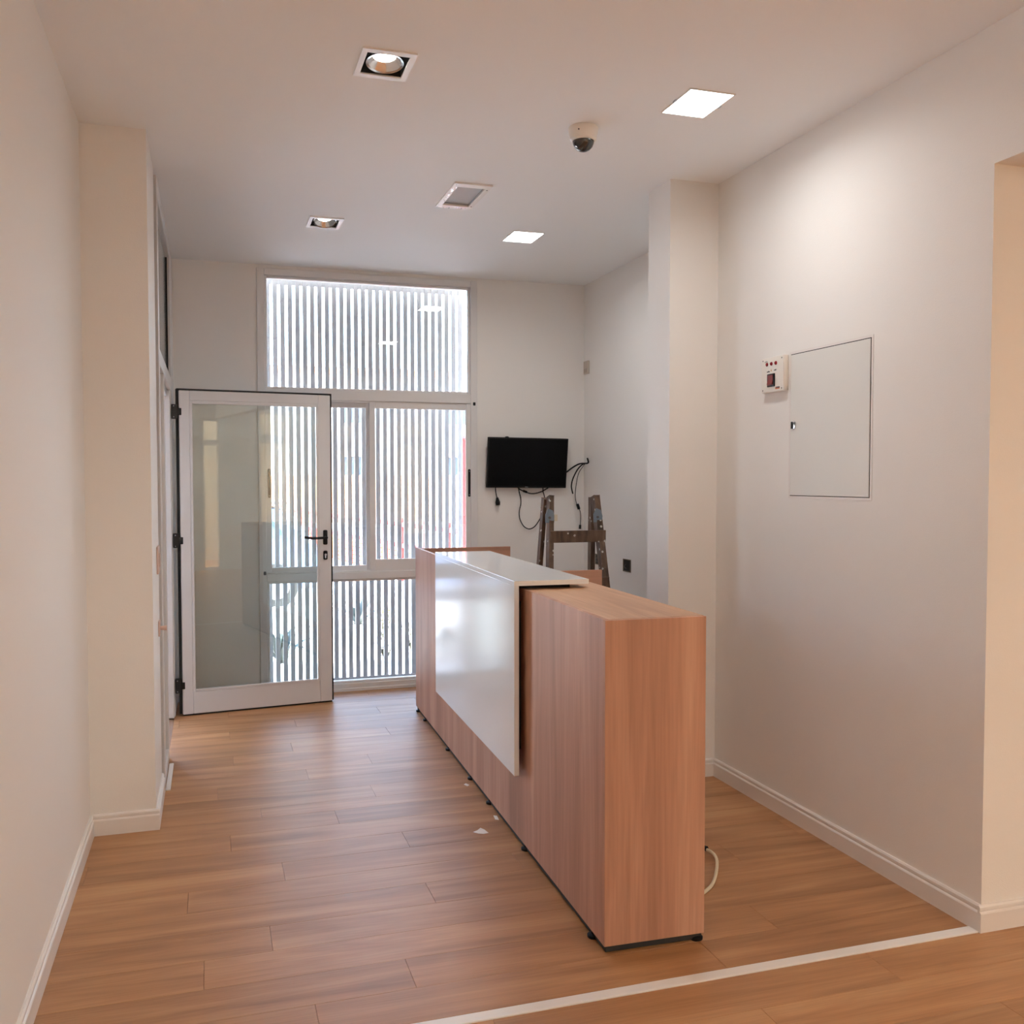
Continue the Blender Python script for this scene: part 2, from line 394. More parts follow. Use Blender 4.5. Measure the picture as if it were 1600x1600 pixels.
# ------------------------------------------------------------------ window 1 (tall window in the end wall)
W1 = S(root('window_1', (1.084, YB, 0)), 'tall white aluminium window with fixed panes above and below sliding sashes', 'window')
A = M['alu']
F0, F1 = YB-.012, YB+.07           # frame depth
def fr(name, x0, x1, z0, z1, y0=F0, y1=F1, p=W1, mat=A, bev=.003): return MB().box(x0, x1, y0, y1, z0, z1, bev).done(name, mat, p)
fr('frame_jamb', WX0, .362, 0, WZ1); fr('frame_jamb', 1.806, WX1, 0, WZ1)
fr('frame_head', .362, 1.806, 2.875, WZ1); fr('frame_sill', .362, 1.806, 0, .055)
fr('transom', .362, 1.806, 2.04, 2.108); fr('transom', .362, 1.806, .790, .842)
# fixed casements with glazing beads
def casement(x0, x1, z0, z1, w, y0, y1, nm):
    g = []
    fr(nm+'_stile', x0, x0+w, z0, z1, y0, y1); fr(nm+'_stile', x1-w, x1, z0, z1, y0, y1)
    fr(nm+'_rail', x0+w, x1-w, z1-w, z1, y0, y1); fr(nm+'_rail', x0+w, x1-w, z0, z0+w, y0, y1)
    MB().box(x0+w-.004, x1-w+.004, (y0+y1)/2-.003, (y0+y1)/2+.003, z0+w-.004, z1-w+.004).done(nm+'_pane', M['glass'], W1)
casement(.362, 1.806, 2.108, 2.875, .016, YB+.004, YB+.05, 'upper_light')
casement(.362, 1.806, .055, .790, .016, YB+.004, YB+.05, 'lower_light')
# sliding sashes: left one on the outer track, right one on the inner track
def sash(nm, x0, x1, z0, z1, y0, y1, sl, sr, rt, rb):
    fr(nm+'_stile', x0, x0+sl, z0, z1, y0, y1); fr(nm+'_stile', x1-sr, x1, z0, z1, y0, y1)
    fr(nm+'_rail', x0+sl, x1-sr, z1-rt, z1, y0, y1); fr(nm+'_rail', x0+sl, x1-sr, z0, z0+rb, y0, y1)
    MB().box(x0+sl-.004, x1-sr+.004, (y0+y1)/2-.003, (y0+y1)/2+.003, z0+rb-.004, z1-rt+.004).done(nm+'_pane', M['glass'], W1)
sash('left_sash', .352, 1.10, .838, 2.044, YB+.036, YB+.062, .048, .048, .05, .045)
sash('right_sash', 1.070, 1.830, .840, 2.042, YB+.002, YB+.028, .043, .056, .05, .085)
fr('track_fin', .362, 1.07, 2.028, 2.04, YB-.006, YB+.002); fr('track_fin', .362, 1.07, .842, .852, YB-.006, YB+.002)
for x, y in ((.385, YB+.030), (1.797, YB-.004)):
    h = MB().box(x-.009, x+.009, y, y+.008, 1.365, 1.565, .006, 2).done('pull_handle', M['black'], W1)
    for z in (1.38, 1.55): MB().cyl((x, y-.001, z), (x, y+.002, z), .003, n=10).done('screw', M['steel'], h)
fr('corner_cap', 1.824, 1.842, 2.026, 2.05, YB-.016, YB-.004, mat=M['black']); fr('corner_cap', .339, .357, .838, .862, YB-.016, YB-.004, mat=M['black'])
fr('sill_ledge', .362, 1.806, -.002, .022, YB-.02, YB-.010)

# ------------------------------------------------------------------ glazed partition in the left wall (window_2) and door
W2 = S(root('window_2', (XP, 5.6, 0)), 'aluminium partition in the left wall with glazed fanlight over the doorway', 'window')
PX0, PX1 = XP-.05, XP+.012
D = M['aludoor']
def fp(name, y0, y1, z0, z1, x0=PX0, x1=PX1, mat=D, bev=.003): return MB().box(x0, x1, y0, y1, z0, z1, bev).done(name, mat, W2)
MB().box(PX0, XP-.01, 4.80, 4.85, 0, H).done('shadow_gap', M['rubber'], W2)
fp('frame_post', 4.85, 4.93, .0, 2.93); fp('frame_post', 6.30, 6.37, 0, 2.93)
fp('frame_post', 6.42, YB, 0, 2.93)
fp('gap_filler', 6.37, 6.42, 0, 2.93, PX0, XP-.02, M['rubber'])
fp('head_rail', 4.93, 6.30, 2.86, 2.93); fp('transom', 4.93, 6.30, 2.045, 2.125)
fp('side_panel', 4.95, 5.33, .06, 2.045, XP-.035, XP-.005, D); fp('bottom_rail', 4.93, 5.33, 0, .06)
fp('door_post', 5.33, 5.37, 0, 2.045)
MB().box(XP-.022, XP-.014, 4.93, 6.30, 2.125, 2.86).done('fanlight_pane', plain('fanlight_grey_reflection', (.40, .41, .40), .18), W2)  # opaque grey paints in the ceiling reflected by this pane
fp('glazing_gasket', 6.286, 6.30, 2.125, 2.86, XP-.012, XP-.002, M['rubber'], 0)
fp('head_stop', 5.37, 6.26, 2.005, 2.045, PX0, XP-.01, D)
fp('hinge_jamb', 6.26, 6.30, 0, 2.045, XP-.09, XP+.006, D)
fp('jamb_gasket', 6.256, 6.26, 0, 2.0, XP-.06, XP-.052, M['rubber'], 0)

dl, dr = Vector((-.1633, 6.2977, 0)), Vector((.7562, 6.4046, 0))
U = (dr-dl).normalized(); ang = math.atan2(U.y, U.x)
DR = S(root('door_1', dl), 'open aluminium framed glass door standing out from the left partition', 'door')
DM = Matrix.Translation(dl) @ Matrix.Rotation(ang, 4, 'Z')
DM0 = Matrix.Rotation(ang, 4, 'Z')
def dp(name, mb, mat, p=None, smooth=False):
    """door parts are modelled in leaf coordinates: x along the leaf, y behind its face"""
    o = mb.done(name, mat, None, None, smooth, DM0)
    o.parent = p if p is not None else DR
    return o
def db(name, x0, x1, y0, y1, z0, z1, mat=D, bev=.003, p=None): return dp(name, MB().box(x0, x1, y0, y1, z0, z1, bev), mat, p)
DW, DZ0, DZ1 = .932, .010, 2.047
db('stile', -.018, .045, 0, .045, DZ0, DZ1); db('stile', .852, DW, 0, .045, DZ0, DZ1)
db('rail', .045, .852, 0, .045, 1.985, DZ1); db('rail', .045, .852, 0, .045, DZ0, .150)
for a in ((.045, .060, .150, 1.985), (.838, .852, .150, 1.985)): db('glazing_bead', a[0], a[1], -.002, .012, a[2], a[3], D, .002)
for a in ((.060, .838, 1.966, 1.985), (.060, .838, .150, .165)): db('glazing_bead', a[0], a[1], -.002, .012, a[2], a[3], D, .002)
db('pane', .052, .846, .016, .022, .155, 1.98, M['glassd'], 0)
db('gasket', -.030, DW+.014, .020, .046, DZ1, DZ1+.013, M['rubber'], 0)
db('gasket', DW, DW+.014, .020, .046, DZ0, DZ1+.013, M['rubber'], 0)
db('gasket', -.035, -.018, .030, .040, DZ0, DZ1+.010, M['rubber'], 0)
db('bottom_seal', -.015, DW, .004, .040, .002, DZ0, M['rubber'], 0)
# lever handle pointing to the hinges
m = MB().box(.878, .906, -.008, 0, 1.058, 1.156, .0075, 2)
h = dp('handle', m, M['black'], None, 'auto')
dp('lever', MB().cyl((.892, 0, 1.107), (.892, -.045, 1.107), .009).tube([(.892, -.045, 1.107), (.86, -.049, 1.106), (.80, -.050, 1.105), (.765, -.049, 1.110), (.745, -.047, 1.113)], .0085, 12), M['black'], h, True)
k = db('lock_plate', .878, .906, -.008, 0, .958, 1.018, M['black'], .006)
dp('key_cylinder', MB().cyl((.892, -.008, .992), (.892, -.014, .992), .0075).box(.888, .896, -.012, -.006, .968, .990, .001), M['chrome'], k)
for z in (1.914, 1.109, .194):
    hm = MB().box(-.062, -.026, -.006, .030, z-.045, z+.045, .002).cyl((-.030, .008, z-.045), (-.030, .008, z+.045), .010, n=14)
    hm.box(-.030, -.004, -.004, .006, z-.022, z+.022, .002)
    hg = dp('hinge', hm, M['black'])
    for q in (-.034, .034): dp('screw', MB().cyl((-.050, -.008, z+q), (-.050, -.005, z+q), .0035, n=10), M['steel'], hg)

# ------------------------------------------------------------------ reception counter
TH = .0286
CO = Vector((1.1593, 2.7079, 0))
CMR = Matrix.Rotation(-TH, 4, 'Z')
CT = root('reception_counter', CO, label='long oak laminate reception counter with glossy white waterfall top', cat='counter', kind='thing')
def cp(name, mb, mat, p=None, smooth=False, label=None):
    """counter coordinates: x = depth b towards the right, y = length a away from the camera; objects keep the axes as their own so grain follows"""
    o = mb.done(name, mat, None, None, smooth); o.parent = p if p is not None else CT
    if p is None: o.rotation_euler = (0, 0, -TH)
    if label: o['label'] = label
    return o
def cb(name, mat, x0, x1, y0, y1, z0, z1, bev=.0008, p=None, label=None): return cp(name, MB().box(x0, x1, y0, y1, z0, z1, bev), mat, p, label=label)
HC, Z0 = 1.054, .025
DP = .345
cb('front_panel', M['lam_v'], 0, .018, .018, 3.32, Z0, HC)
cb('end_panel', M['lam_v'], 0, DP, 0, .018, Z0, HC-.001)
cb('top_board', M['lam_h'], .018, DP, .018, 2.47, HC-.018, HC+.0)
cb('back_panel', M['lam_v'], DP-.018, DP, .018, 1.56, Z0, HC-.018)
cb('divider_panel', M['lam_x'], .018, .60, 1.565, 1.583, Z0, HC-.020 + .018)
cb('return_panel', M['lam_x'], .018, .602, 3.20, 3.218, Z0, HC+.001, label='red-brown end panel standing behind the far end')
cb('divider_panel', M['lam_x'], .018, .60, 2.45, 2.468, Z0, .72)
cb('desk_board', M['lam_h'], .018, .62, 1.583, 3.20, .72, .738)
cb('under_shade', M['cavity'], .007, DP-.007, .007, 3.31, .005, Z0+.006, 0)  # dark strip stands in for the shadow band under the counter
wt = cb('white_top', M['white'], -.050, .262, .845, 2.42, 1.071, 1.090, .0012, label='glossy white raised ledge')
cb('white_front_panel', M['white'], -.050, -.030, .845, 2.42, .315, 1.071, .0012, label='glossy white panel hanging over the front')
cb('spacer', M['cavity'], -.03, .20, .90, 2.40, HC, 1.071, 0)
cb('spacer', M['cavity'], -.03, 0, .92, 2.40, .40, 1.0, 0)
cb('edge_strip', M['whedge'], -.050, .262, .8445, .8455, 1.071, 1.090, 0, None)
for b_, a_ in ((.010, .12), (.010, .88), (.010, 1.45), (.010, 1.82), (.010, 2.35), (.010, 3.02), (.010, 3.26), (.325, .016), (.325, .88), (.325, 1.50), (.56, 1.574), (.56, 3.209)):
    m = MB().lathe((b_, a_, 0), [(0, 0), (.019, 0), (.021, .003), (.021, .010), (.014, .013), (.009, .014), (.009, .030), (0, .030)], 16)
    cp('levelling_foot', m, M['black'], smooth='auto')

# ------------------------------------------------------------------ ceiling fittings
def led_panel(x, y, sx, sy, label, mat, grp, watts=0):
    r = root('ceiling_light', (x, y, H), label=label, cat='ceiling light', group=grp)
    m = MB().holed(2, H-.004, H-.0002, x-sx/2-.006, x+sx/2+.006, y-sy/2-.006, y+sy/2+.006, [(x-sx/2, x+sx/2, y-sy/2, y+sy/2)])
    m.done('frame', M['whedge'], r)
    MB().box(x-sx/2, x+sx/2, y-sy/2, y+sy/2, H-.003, H-.0005).done('diffuser', mat, r)
    if watts:
        ld = bpy.data.lights.new('lamp', 'AREA'); ld.shape = 'RECTANGLE'; ld.size = sx; ld.size_y = sy; ld.energy = watts; ld.color = LED_C; ld.spread = math.radians(165)
        lo = bpy.data.objects.new('lamp', ld); COL.objects.link(lo); lo.parent = r; lo.location = (0, 0, -.005)
    for s_ in (-1, 1): MB().box(x+s_*(sx/2+.006)-.004, x+s_*(sx/2+.006)+.004, y-.012, y+.012, H-.006, H-.0002, .001).done('clip', M['steel'], r)
led_panel(LEDS[0][0], LEDS[0][1], .18, .236, 'large lit square panel light in the ceiling, nearest the camera', M['led'], 'square panel lights', LED_W)
led_panel(LEDS[1][0], LEDS[1][1], .18, .236, 'smaller looking lit square panel light near the end wall', M['led'], 'square panel lights', LED_W)
for i, (x, y) in enumerate(HALL_LAMPS):
    led_panel(x, y, .5 if i == 2 else .4, .5 if i == 2 else .4, ['warm lit panel light in the side hall near the opening', 'warm lit panel light at the far side of the hall', 'warm lit panel light behind the viewpoint'][i], M['hall'], 'warm hall lights')
led_panel(3.0, -4.5, .5, .5, 'warm lit panel light in the room behind the glazed openings', emis('office_lamp_light', (1, .86, .62), 1300), 'warm hall lights')

def spot(x, y, label, tilt):
    r = root('recessed_spotlight', (x, y, H), label=label, cat='spotlight', group='recessed square spotlights')
    MB().holed(2, H-.006, H-.0002, x-.094, x+.094, y-.116, y+.116, [(x-.074, x+.074, y-.088, y+.088)]).done('frame', M['whedge'], r)
    m = MB().holed(2, H-.001, H+.11, x-.0745, x+.0745, y-.0895, y+.0895, [(x-.0725, x+.0725, y-.0875, y+.0875)])
    m.box(x-.0745, x+.0745, y-.0895, y+.0895, H+.11, H+.112); m.done('housing', M['cavity'], r)
    ax = Vector((0, tilt, -1)).normalized(); c = Vector((x, y, H+.028))
    MB().lathe(c, [(.028, -.03), (.036, -.012), (.050, .006), (.060, .020), (.066, .024), (.066, .028), (.058, .026), (.046, .010), (.030, -.008), (.026, -.03)], 36, ax).done('reflector_ring', M['chrome'], r, smooth='auto')
    MB().lathe(c, [(0, -.004), (.032, -.002), (.034, 0), (.030, .006), (0, .010)], 28, ax).done('lamp', M['bulb'], r, smooth=True)
    sl = bpy.data.lights.new('beam', 'SPOT'); sl.energy = SPOT_W; sl.spot_size = math.radians(95); sl.spot_blend = .8; sl.shadow_soft_size = .03; sl.color = (1, .95, .88)
    so = bpy.data.objects.new('beam', sl); COL.objects.link(so); so.parent = r; so.location = (0, 0, -.012)
spot(*SPOTS[0], 'lit recessed square spotlight in the ceiling near the window', -.30)
spot(*SPOTS[1], 'lit recessed square spotlight in the ceiling nearest the camera', -.12)
# unlit recessed fitting still in its film
vx, vy = VENT
r = root('recessed_light', (vx, vy, H), label='unlit square recessed light with grey diffuser and crinkled film on its frame', cat='ceiling light')
MB().holed(2, H-.009, H-.0002, vx-.097, vx+.097, vy-.212, vy+.212, [(vx-.070, vx+.070, vy-.163, vy+.163)]).done('frame', M['whedge'], r)
MB().holed(2, H-.0002, H+.03, vx-.0715, vx+.0715, vy-.1645, vy+.1645, [(vx-.070, vx+.070, vy-.163, vy+.163)]).done('housing', M['steel'], r)
MB().box(vx-.070, vx+.070, vy-.163, vy+.163, H+.004, H+.010).done('diffuser', M['grey'], r)
random.seed(3)
m = MB()
for k in range(26):          # crinkled film along the left and far sides of the frame
    if k < 15: cx, cy_ = vx-.086+random.uniform(-.006, .006), vy-.19+k*.027
    else: cx, cy_ = vx-.08+(k-15)*.014, vy+.19+random.uniform(-.010, .010)
    v = [m.bm.verts.new((cx+random.uniform(-.010, .010), cy_+random.uniform(-.016, .016), H-.0095-random.uniform(0, .006))) for _ in range(3)]
    m.bm.faces.new(v)
m.done('film', M['film'], r)['kind'] = 'stuff'
for q in ((.084, -.15), (.084, .15)): MB().cyl((vx+q[0], vy+q[1], H-.0105), (vx+q[0], vy+q[1], H-.008), .004, n=10).done('screw', M['ink'], r)

# dome security camera
cx, cy_ = 1.490, 3.725
r = root('dome_camera', (cx, cy_, H), label='white ceiling dome camera with dark smoked glass bubble', cat='security camera')
MB().lathe((cx, cy_, H), [(0, 0), (.060, 0), (.062, .004), (.060, .022), (.054, .050), (.047, .056), (.044, .056), (.043, .050), (0, .050)], 48, (0, 0, -1)).done('housing', M['box'], r, smooth='auto')
MB().lathe((cx, cy_, H-.052), [(.0445, 0), (.0445, .004), (.043, .014), (.037, .028), (.026, .039), (.013, .0445), (0, .046)], 40, (0, 0, -1)).done('bubble', plain('smoked_dome', (.012, .012, .012), .06, spec=.8), r, smooth=True)
MB().lathe((cx, cy_, H-.050), [(.0445, 0), (.048, .001), (.048, .005), (.0448, .006)], 40, (0, 0, -1)).done('trim_ring', M['whedge'], r, smooth='auto')
MB().cyl((cx-.038, cy_-.046, H-.025), (cx-.040, cy_-.048, H-.025), .003, n=10).done('lock_screw', M['ink'], r)

# ------------------------------------------------------------------ right wall: access panel and alarm box
r = root('access_panel', (XR, 3.325, 1.417), label='flush beige square access hatch door with small keyhole on the right wall', cat='access panel')
MB().holed(0, XR-.0015, XR, 3.052, 3.600, 1.408, 2.040, [(3.062, 3.590, 1.418, 2.030)]).done('frame', M['skirt'], r)
MB().box(XR-.0005, XR+.0, 3.062, 3.590, 1.418, 2.030).done('reveal', M['cavity'], r)
MB().box(XR-.0035, XR-.001, 3.0655, 3.5875, 1.4205, 2.0265, .0012).done('door', plain('hatch_enamel', (.74, .73, .69), .42), r)
MB().lathe((XR-.0035, 3.562, 1.723), [(0, 0), (.019, 0), (.0195, .002), (.016, .004), (0, .0035)], 20, (-1, 0, 0)).done('lock', M['chrome'], r, smooth='auto')
MB().box(XR-.0085, XR-.0070, 3.562, 3.577, 1.708, 1.738, .0004).done('keyhole', M['cavity'], r)

bx = XR-.026
r = root('alarm_box', (XR, 3.695, 1.877), label='small beige alarm box with three red lamps and a red rocker switch', cat='alarm panel')
MB().box(bx+.004, XR-.0005, 3.607, 3.783, 1.876, 2.032, .004, 2).done('case', M['box'], r, smooth='auto')
MB().box(bx, bx+.005, 3.609, 3.781, 1.878, 2.030, .002, 2).done('faceplate', M['box'], r, smooth='auto')
for y in (3.737, 3.702, 3.667): MB().lathe((bx, y, 2.002), [(.0085, 0), (.008, .003), (.005, .006), (0, .0072)], 16, (-1, 0, 0)).done('red_lamp', M['red'], r, smooth=True)
k = MB().box(bx-.005, bx, 3.672, 3.732, 1.900, 1.958, .003, 2).done('switch_frame', M['black'], r, smooth='auto')
MB().prism([(bx-.004, 3.683, 1.906), (bx-.011, 3.683, 1.912), (bx-.006, 3.683, 1.930), (bx-.008, 3.683, 1.952), (bx-.004, 3.683, 1.952)], (0, .040, 0)).done('rocker', M['rocker'], k)
MB().box(bx-.001, bx, 3.637, 3.670, 1.887, 1.896).done('maker_plate', M['orangeink'], r)
MB().box(bx-.0013, bx, 3.637, 3.664, 1.892, 1.897).done('maker_plate', M['ink'], r)
for yy, zz in ((3.622, 1.888), (3.622, 2.020), (3.770, 1.888), (3.770, 2.020)): MB().cyl((bx-.001, yy, zz), (bx+.001, yy, zz), .0032, n=10).done('screw', M['ink'], r)
def marks(y, z, n, mat, w=.005, h=.007):
    m = MB()
    for i in range(n):
        yy = y - i*(w+.0012)
        m.box(bx-.0006, bx, yy-w, yy, z, z+h*(.6+.4*((i*7) % 3)/2))
    m.done('lettering', mat, r)
marks(3.738, 1.966, 4, M['ink']); marks(3.682, 1.969, 3, M['ink']); marks(3.757, 2.012, 4, plain('faint_ink', (.35, .34, .33), .6), .005, .006)
MB().prism([(bx-.0006, 3.708, 1.969), (bx-.0006, 3.700, 1.969), (bx-.0006, 3.704, 1.981)], (.0006, 0, 0)).done('warning_triangle', M['amber'], r)

# ------------------------------------------------------------------ television and its cables
r = root('television', (2.22, YB, 1.43), label='black flat television hung on the end wall, tilted slightly forward', cat='television')
TL = Matrix.Translation((2.222, YB-.062, 1.612)) @ Matrix.Rotation(math.radians(.5), 4, 'Y') @ Matrix.Rotation(math.radians(7), 4, 'X') @ Matrix.Rotation(math.radians(0.0), 4, 'Z')
def tv(name, mb, mat, smooth=False): return mb.done(name, mat, r, Vector((2.222, YB-.062, 1.612)), smooth, TL)
tv('casing', MB().box(-.309, .309, -.012, .012, -.184, .184, .004, 2).box(-.20, .20, .010, .040, -.13, .11, .008, 2), M['black'], 'auto')
tv('screen', MB().box(-.300, .300, -.0135, -.011, -.170, .176, .0), M['screen'])
tv('maker_mark', MB().box(-.014, -.010, -.0142, -.0125, -.180, -.175).box(-.008, -.004, -.0142, -.0125, -.180, -.1735).box(-.002, .002, -.0142, -.0125, -.180, -.175).box(.004, .009, -.0142, -.0125, -.180, -.175), plain('logo_grey', (.30, .30, .30), .4))
tv('sensor_bump', MB().lathe((-.165, 0, .183), [(.016, 0), (.014, .005), (.008, .008), (0, .009)], 20, (0, 0, 1)), M['black'], 'auto')
MB().box(2.12, 2.32, YB-.03, YB-.0005, 1.50, 1.72, .003).done('wall_bracket', M['black'], r)

def px2w(px, py, Y):
    cy, sy, cpp, spp = math.cos(YAW), math.sin(YAW), math.cos(PITCH), math.sin(PITCH)
    f = Vector((sy*cpp, cy*cpp, -spp)); r_ = Vector((cy, -sy, 0)); u = r_.cross(f)
    d = f + r_*((px-800)/FPX) - u*((py-805)/FPX)
    return Vector((0, 0, 1.49)) + d*(Y/d.y)
def tvp(pts, Y): return [px2w(750+a/8.889, 670+b/8.889, Y if not isinstance(Y, list) else Y[i]) for i, (a, b) in enumerate(pts)]
CY = YB-.022
def cable(name, pts, rad, label, Y=CY, extra=None, grp='loose cables around the television'):
    rt = root(name, tvp(pts, Y)[0], label=label, cat='cable', group=grp)
    MB().tube(tvp(pts, Y), rad, 8).done('cord', M['black'], rt, smooth=True)
    if extra:
        for nm, a, b, r0, r1 in extra:
            p, q = tvp([a, b], Y); MB().cyl(p, q, r0, r1, 14).done(nm, M['black'], rt, smooth='auto')
    return rt
cable('power_cable', [(215, 800), (218, 860), (228, 920), (242, 965)], .0035, 'short black power cable with plug hanging under the television at left', extra=[('plug', (240, 955), (247, 1015), .008, .017), ('plug', (247, 1015), (250, 1060), .019, .015)])
cable('antenna_cable', [(532, 800), (545, 880), (565, 960), (567, 1040), (550, 1120), (545, 1200), (562, 1275), (610, 1355), (680, 1391), (750, 1365), (810, 1290), (855, 1200), (885, 1110), (903, 1020), (890, 920), (876, 870), (875, 800)], .0038, 'thin black cable hanging in a long loop below the television')
cable('video_cable', [(520, 810), (560, 845), (620, 872), (700, 898), (780, 895), (870, 865), (950, 818)], .0042, 'black cable sagging close under the television with a small cylinder', extra=[('ferrite', (598, 860), (650, 880), .0085, .0085)])
cable('wall_cable', [(1150, 640), (1205, 600), (1300, 530), (1390, 486), (1495, 478), (1500, 440), (1490, 408)], .0058, 'thick black cable from the television edge up to the wall corner', Y=[CY, CY, CY, 6.66, 6.615, 6.605, 6.60])
cable('loose_cable', [(1470, 478), (1420, 500), (1360, 560), (1310, 650), (1280, 730), (1270, 810), (1290, 903)], .0050, 'thick black cable end hanging free beside the television', Y=[6.62, 6.64, 6.66, 6.67, 6.675, 6.68, 6.68])
cable('adapter_cable', [(1465, 482), (1425, 530), (1370, 620), (1342, 740), (1325, 880), (1325, 960), (1345, 1050), (1385, 1130), (1398, 1200), (1396, 1290), (1388, 1370)], .0026, 'thin black cable with inline adapter hanging right of the television', extra=[('inline_adapter', (1352, 1045), (1375, 1115), .011, .011), ('jack_plug', (1391, 1335), (1387, 1392), .008, .009)])

# ------------------------------------------------------------------ small wall fittings
for nm, y0, y1, z0, z1, lb in (('socket_box', 6.375, 6.475, .868, .945, 'open dark wall socket box half hidden by the ladder'), ('socket_box', 5.857, 5.982, .862, .947, 'open dark wall socket box on the alcove wall right of the ladder')):
    rr = root(nm, (XR2, (y0+y1)/2, z0), label=lb, cat='socket box', group='open socket boxes')
    MB().holed(0, XR2-.004, XR2-.0003, y0, y1, z0, z1, [(y0+.010, y1-.010, z0+.006, z1-.006)]).done('rim', plain('socket_rim', (.16, .12, .08), .7), rr)
    MB().box(XR2-.0012, XR2-.0003, y0+.010, y1-.010, z0+.006, z1-.006).done('cavity', M['cavity'], rr)
    MB().tube([(XR2-.002, (y0+y1)/2+.02, z0+.05), (XR2-.016, (y0+y1)/2+.012, z0+.035), (XR2-.010, (y0+y1)/2-.01, z0+.022)], .003, 6).done('wire_end', M['ink'], rr, smooth=True)
rr = root('corner_sensor', (XR2, 6.64, 2.28), label='small beige sensor high in the corner above the television', cat='sensor')
MB().box(XR2-.018, XR2-.0003, 6.600, 6.680, 2.275, 2.372, .004, 2).done('case', plain('sensor_beige', (.56, .50, .43), .5), rr, smooth='auto')
MB().box(XR2-.020, XR2-.017, 6.612, 6.668, 2.285, 2.315, .001).done('lens', plain('sensor_lens', (.40, .36, .30), .3), rr)
rr = root('light_switch', (XP, 4.66, 1.06), label='pinkish beige switch plate on the side of the pilaster', cat='switch')
MB().box(XP+.0003, XP+.009, 4.60, 4.72, 1.060, 1.185, .003, 2).done('plate', M['plug'], rr, smooth='auto')
MB().box(XP+.009, XP+.013, 4.635, 4.685, 1.09, 1.155, .002).done('rocker', M['plug'], rr)
rr = root('wall_plug', (XP, 4.70, .80), label='small pink plug sticking out of the pilaster side below the switch', cat='plug')
MB().box(XP+.0003, XP+.007, 4.665, 4.735, .765, .835, .002, 2).done('plate', M['plug'], rr)
MB().cyl((XP+.006, 4.70, .80), (XP+.036, 4.70, .80), .009, .012, 14).done('plug_body', M['plug'], rr, smooth='auto')

# ------------------------------------------------------------------ ladder
LD = root('step_ladder', (2.15, 5.55, 0), label='old paint spattered wooden step ladder standing behind the counter', cat='ladder')
LO = (2.15, 5.55, 0)
stiles = {'fl': ((2.003, 5.545, 1.385), (1.854, 5.163, 0)), 'fr': ((2.303, 5.545, 1.385), (2.318, 5.163, 0)),
          'rl': ((1.982, 5.590, 1.372), (1.996, 5.937, 0)), 'rr': ((2.300, 5.590, 1.372), (2.430, 5.937, 0))}
def at(k, z):
    a, b = map(Vector, stiles[k]); t = (a.z-z)/(a.z-b.z); return a.lerp(b, t)
for k, w, d in (('fl', .029, .055), ('fr', .037, .055), ('rl', .025, .045), ('rr', .030, .045)):
    a, b = map(Vector, stiles[k]); e = (b-a).normalized()
    MB().bar(a, b + Vector((0, 0, 0)), w, d, bev=.002).done('stile', M['lad'], LD, LO)
for i, z in enumerate((1.14, .86, .58, .30)):
    a, b = at('fl', z), at('fr', z); b = b + Vector((.012, 0, 0)) if i == 0 else b
    MB().bar(a + Vector((-.010, -.028, 0)), b + Vector((.014, -.028, 0)), .072 if i == 0 else .066, .02, up=Vector((0, 1, 0)), bev=.002).done('step', M['lad'], LD, LO)
for z in (.75, .28):
    MB().bar(at('rl', z) + Vector((-.012, .026, 0)), at('rr', z) + Vector((.012, .026, 0)), .045, .016, bev=.002).done('rear_brace', M['lad'], LD, LO)
for k, k2, sx in (('fl', 'rl', -1), ('fr', 'rr', 1)):
    p = at(k, 1.26); x_ = p.x - .012 if sx < 0 else p.x - .010; y_ = p.y - .0315
    m = MB().prism([(x_-.030, y_, 1.225), (x_+.026, y_, 1.225), (x_+.030, y_, 1.262), (x_+.018, y_, 1.300), (x_-.012, y_, 1.312), (x_-.030, y_, 1.275)], (0, -.003, 0))
    hb = m.done('hinge_bracket', M['bracket'], LD, LO)
    MB().cyl((x_-.004, y_-.003, 1.256), (x_-.004, y_-.009, 1.256), .008, n=12).done('bolt', M['ink'], LD, LO)
MB().box(2.004, 2.024, 5.470, 5.476, 1.235, 1.275, .001).done('tape_tag', M['tape'], LD, LO)

# ------------------------------------------------------------------ scraps on the floor
def scrap(pts, label, z=.001, mat=None):
    m = MB(); m.prism([(x, y, z) for x, y in pts], (0, 0, .0012))
    o = m.done('paper_scrap', mat or M['paper'], None, (pts[0][0], pts[0][1], 0)); tag(o, label, 'scrap', 'scraps left on the floor'); return o
o = scrap([(1.040, 3.835), (1.062, 3.848), (1.080, 3.862), (1.094, 3.846), (1.100, 3.806), (1.078, 3.802), (1.058, 3.812)], 'torn white paper scrap on the open floor beside the counter')
for v in o.data.vertices:
    if abs(v.co.x-.042) < .01 and v.co.y > .02: v.co.z += .004
scrap([(1.162, 4.455), (1.176, 4.470), (1.186, 4.440), (1.172, 4.425)], 'tiny pale scrap on the floor at the middle of the counter foot', .001)
scrap([(1.172, 3.95), (1.178, 4.00), (1.192, 3.99), (1.186, 3.94)], 'tiny white sliver against the counter foot, nearer the camera', .001)
scrap([(1.228, 5.72), (1.240, 5.76), (1.256, 5.73)], 'tiny pink scrap on the floor at the far end of the counter', .001, M['plug'])
rr = root('floor_cable', (1.86, 3.25, 0), label='cream cable loop with black tip on the floor behind the counter', cat='cable')
MB().tube([(1.72, 3.52, .007), (1.81, 3.44, .010), (1.862, 3.335, .018), (1.858, 3.245, .020), (1.800, 3.140, .010), (1.715, 3.035, .007), (1.60, 2.96, .007)], .0065, 10).done('cord', M['cream'], rr, smooth=True)
MB().cyl((1.850, 3.362, .019), (1.863, 3.325, .023), .011, .010, 14).done('tip', M['black'], rr, smooth='auto')

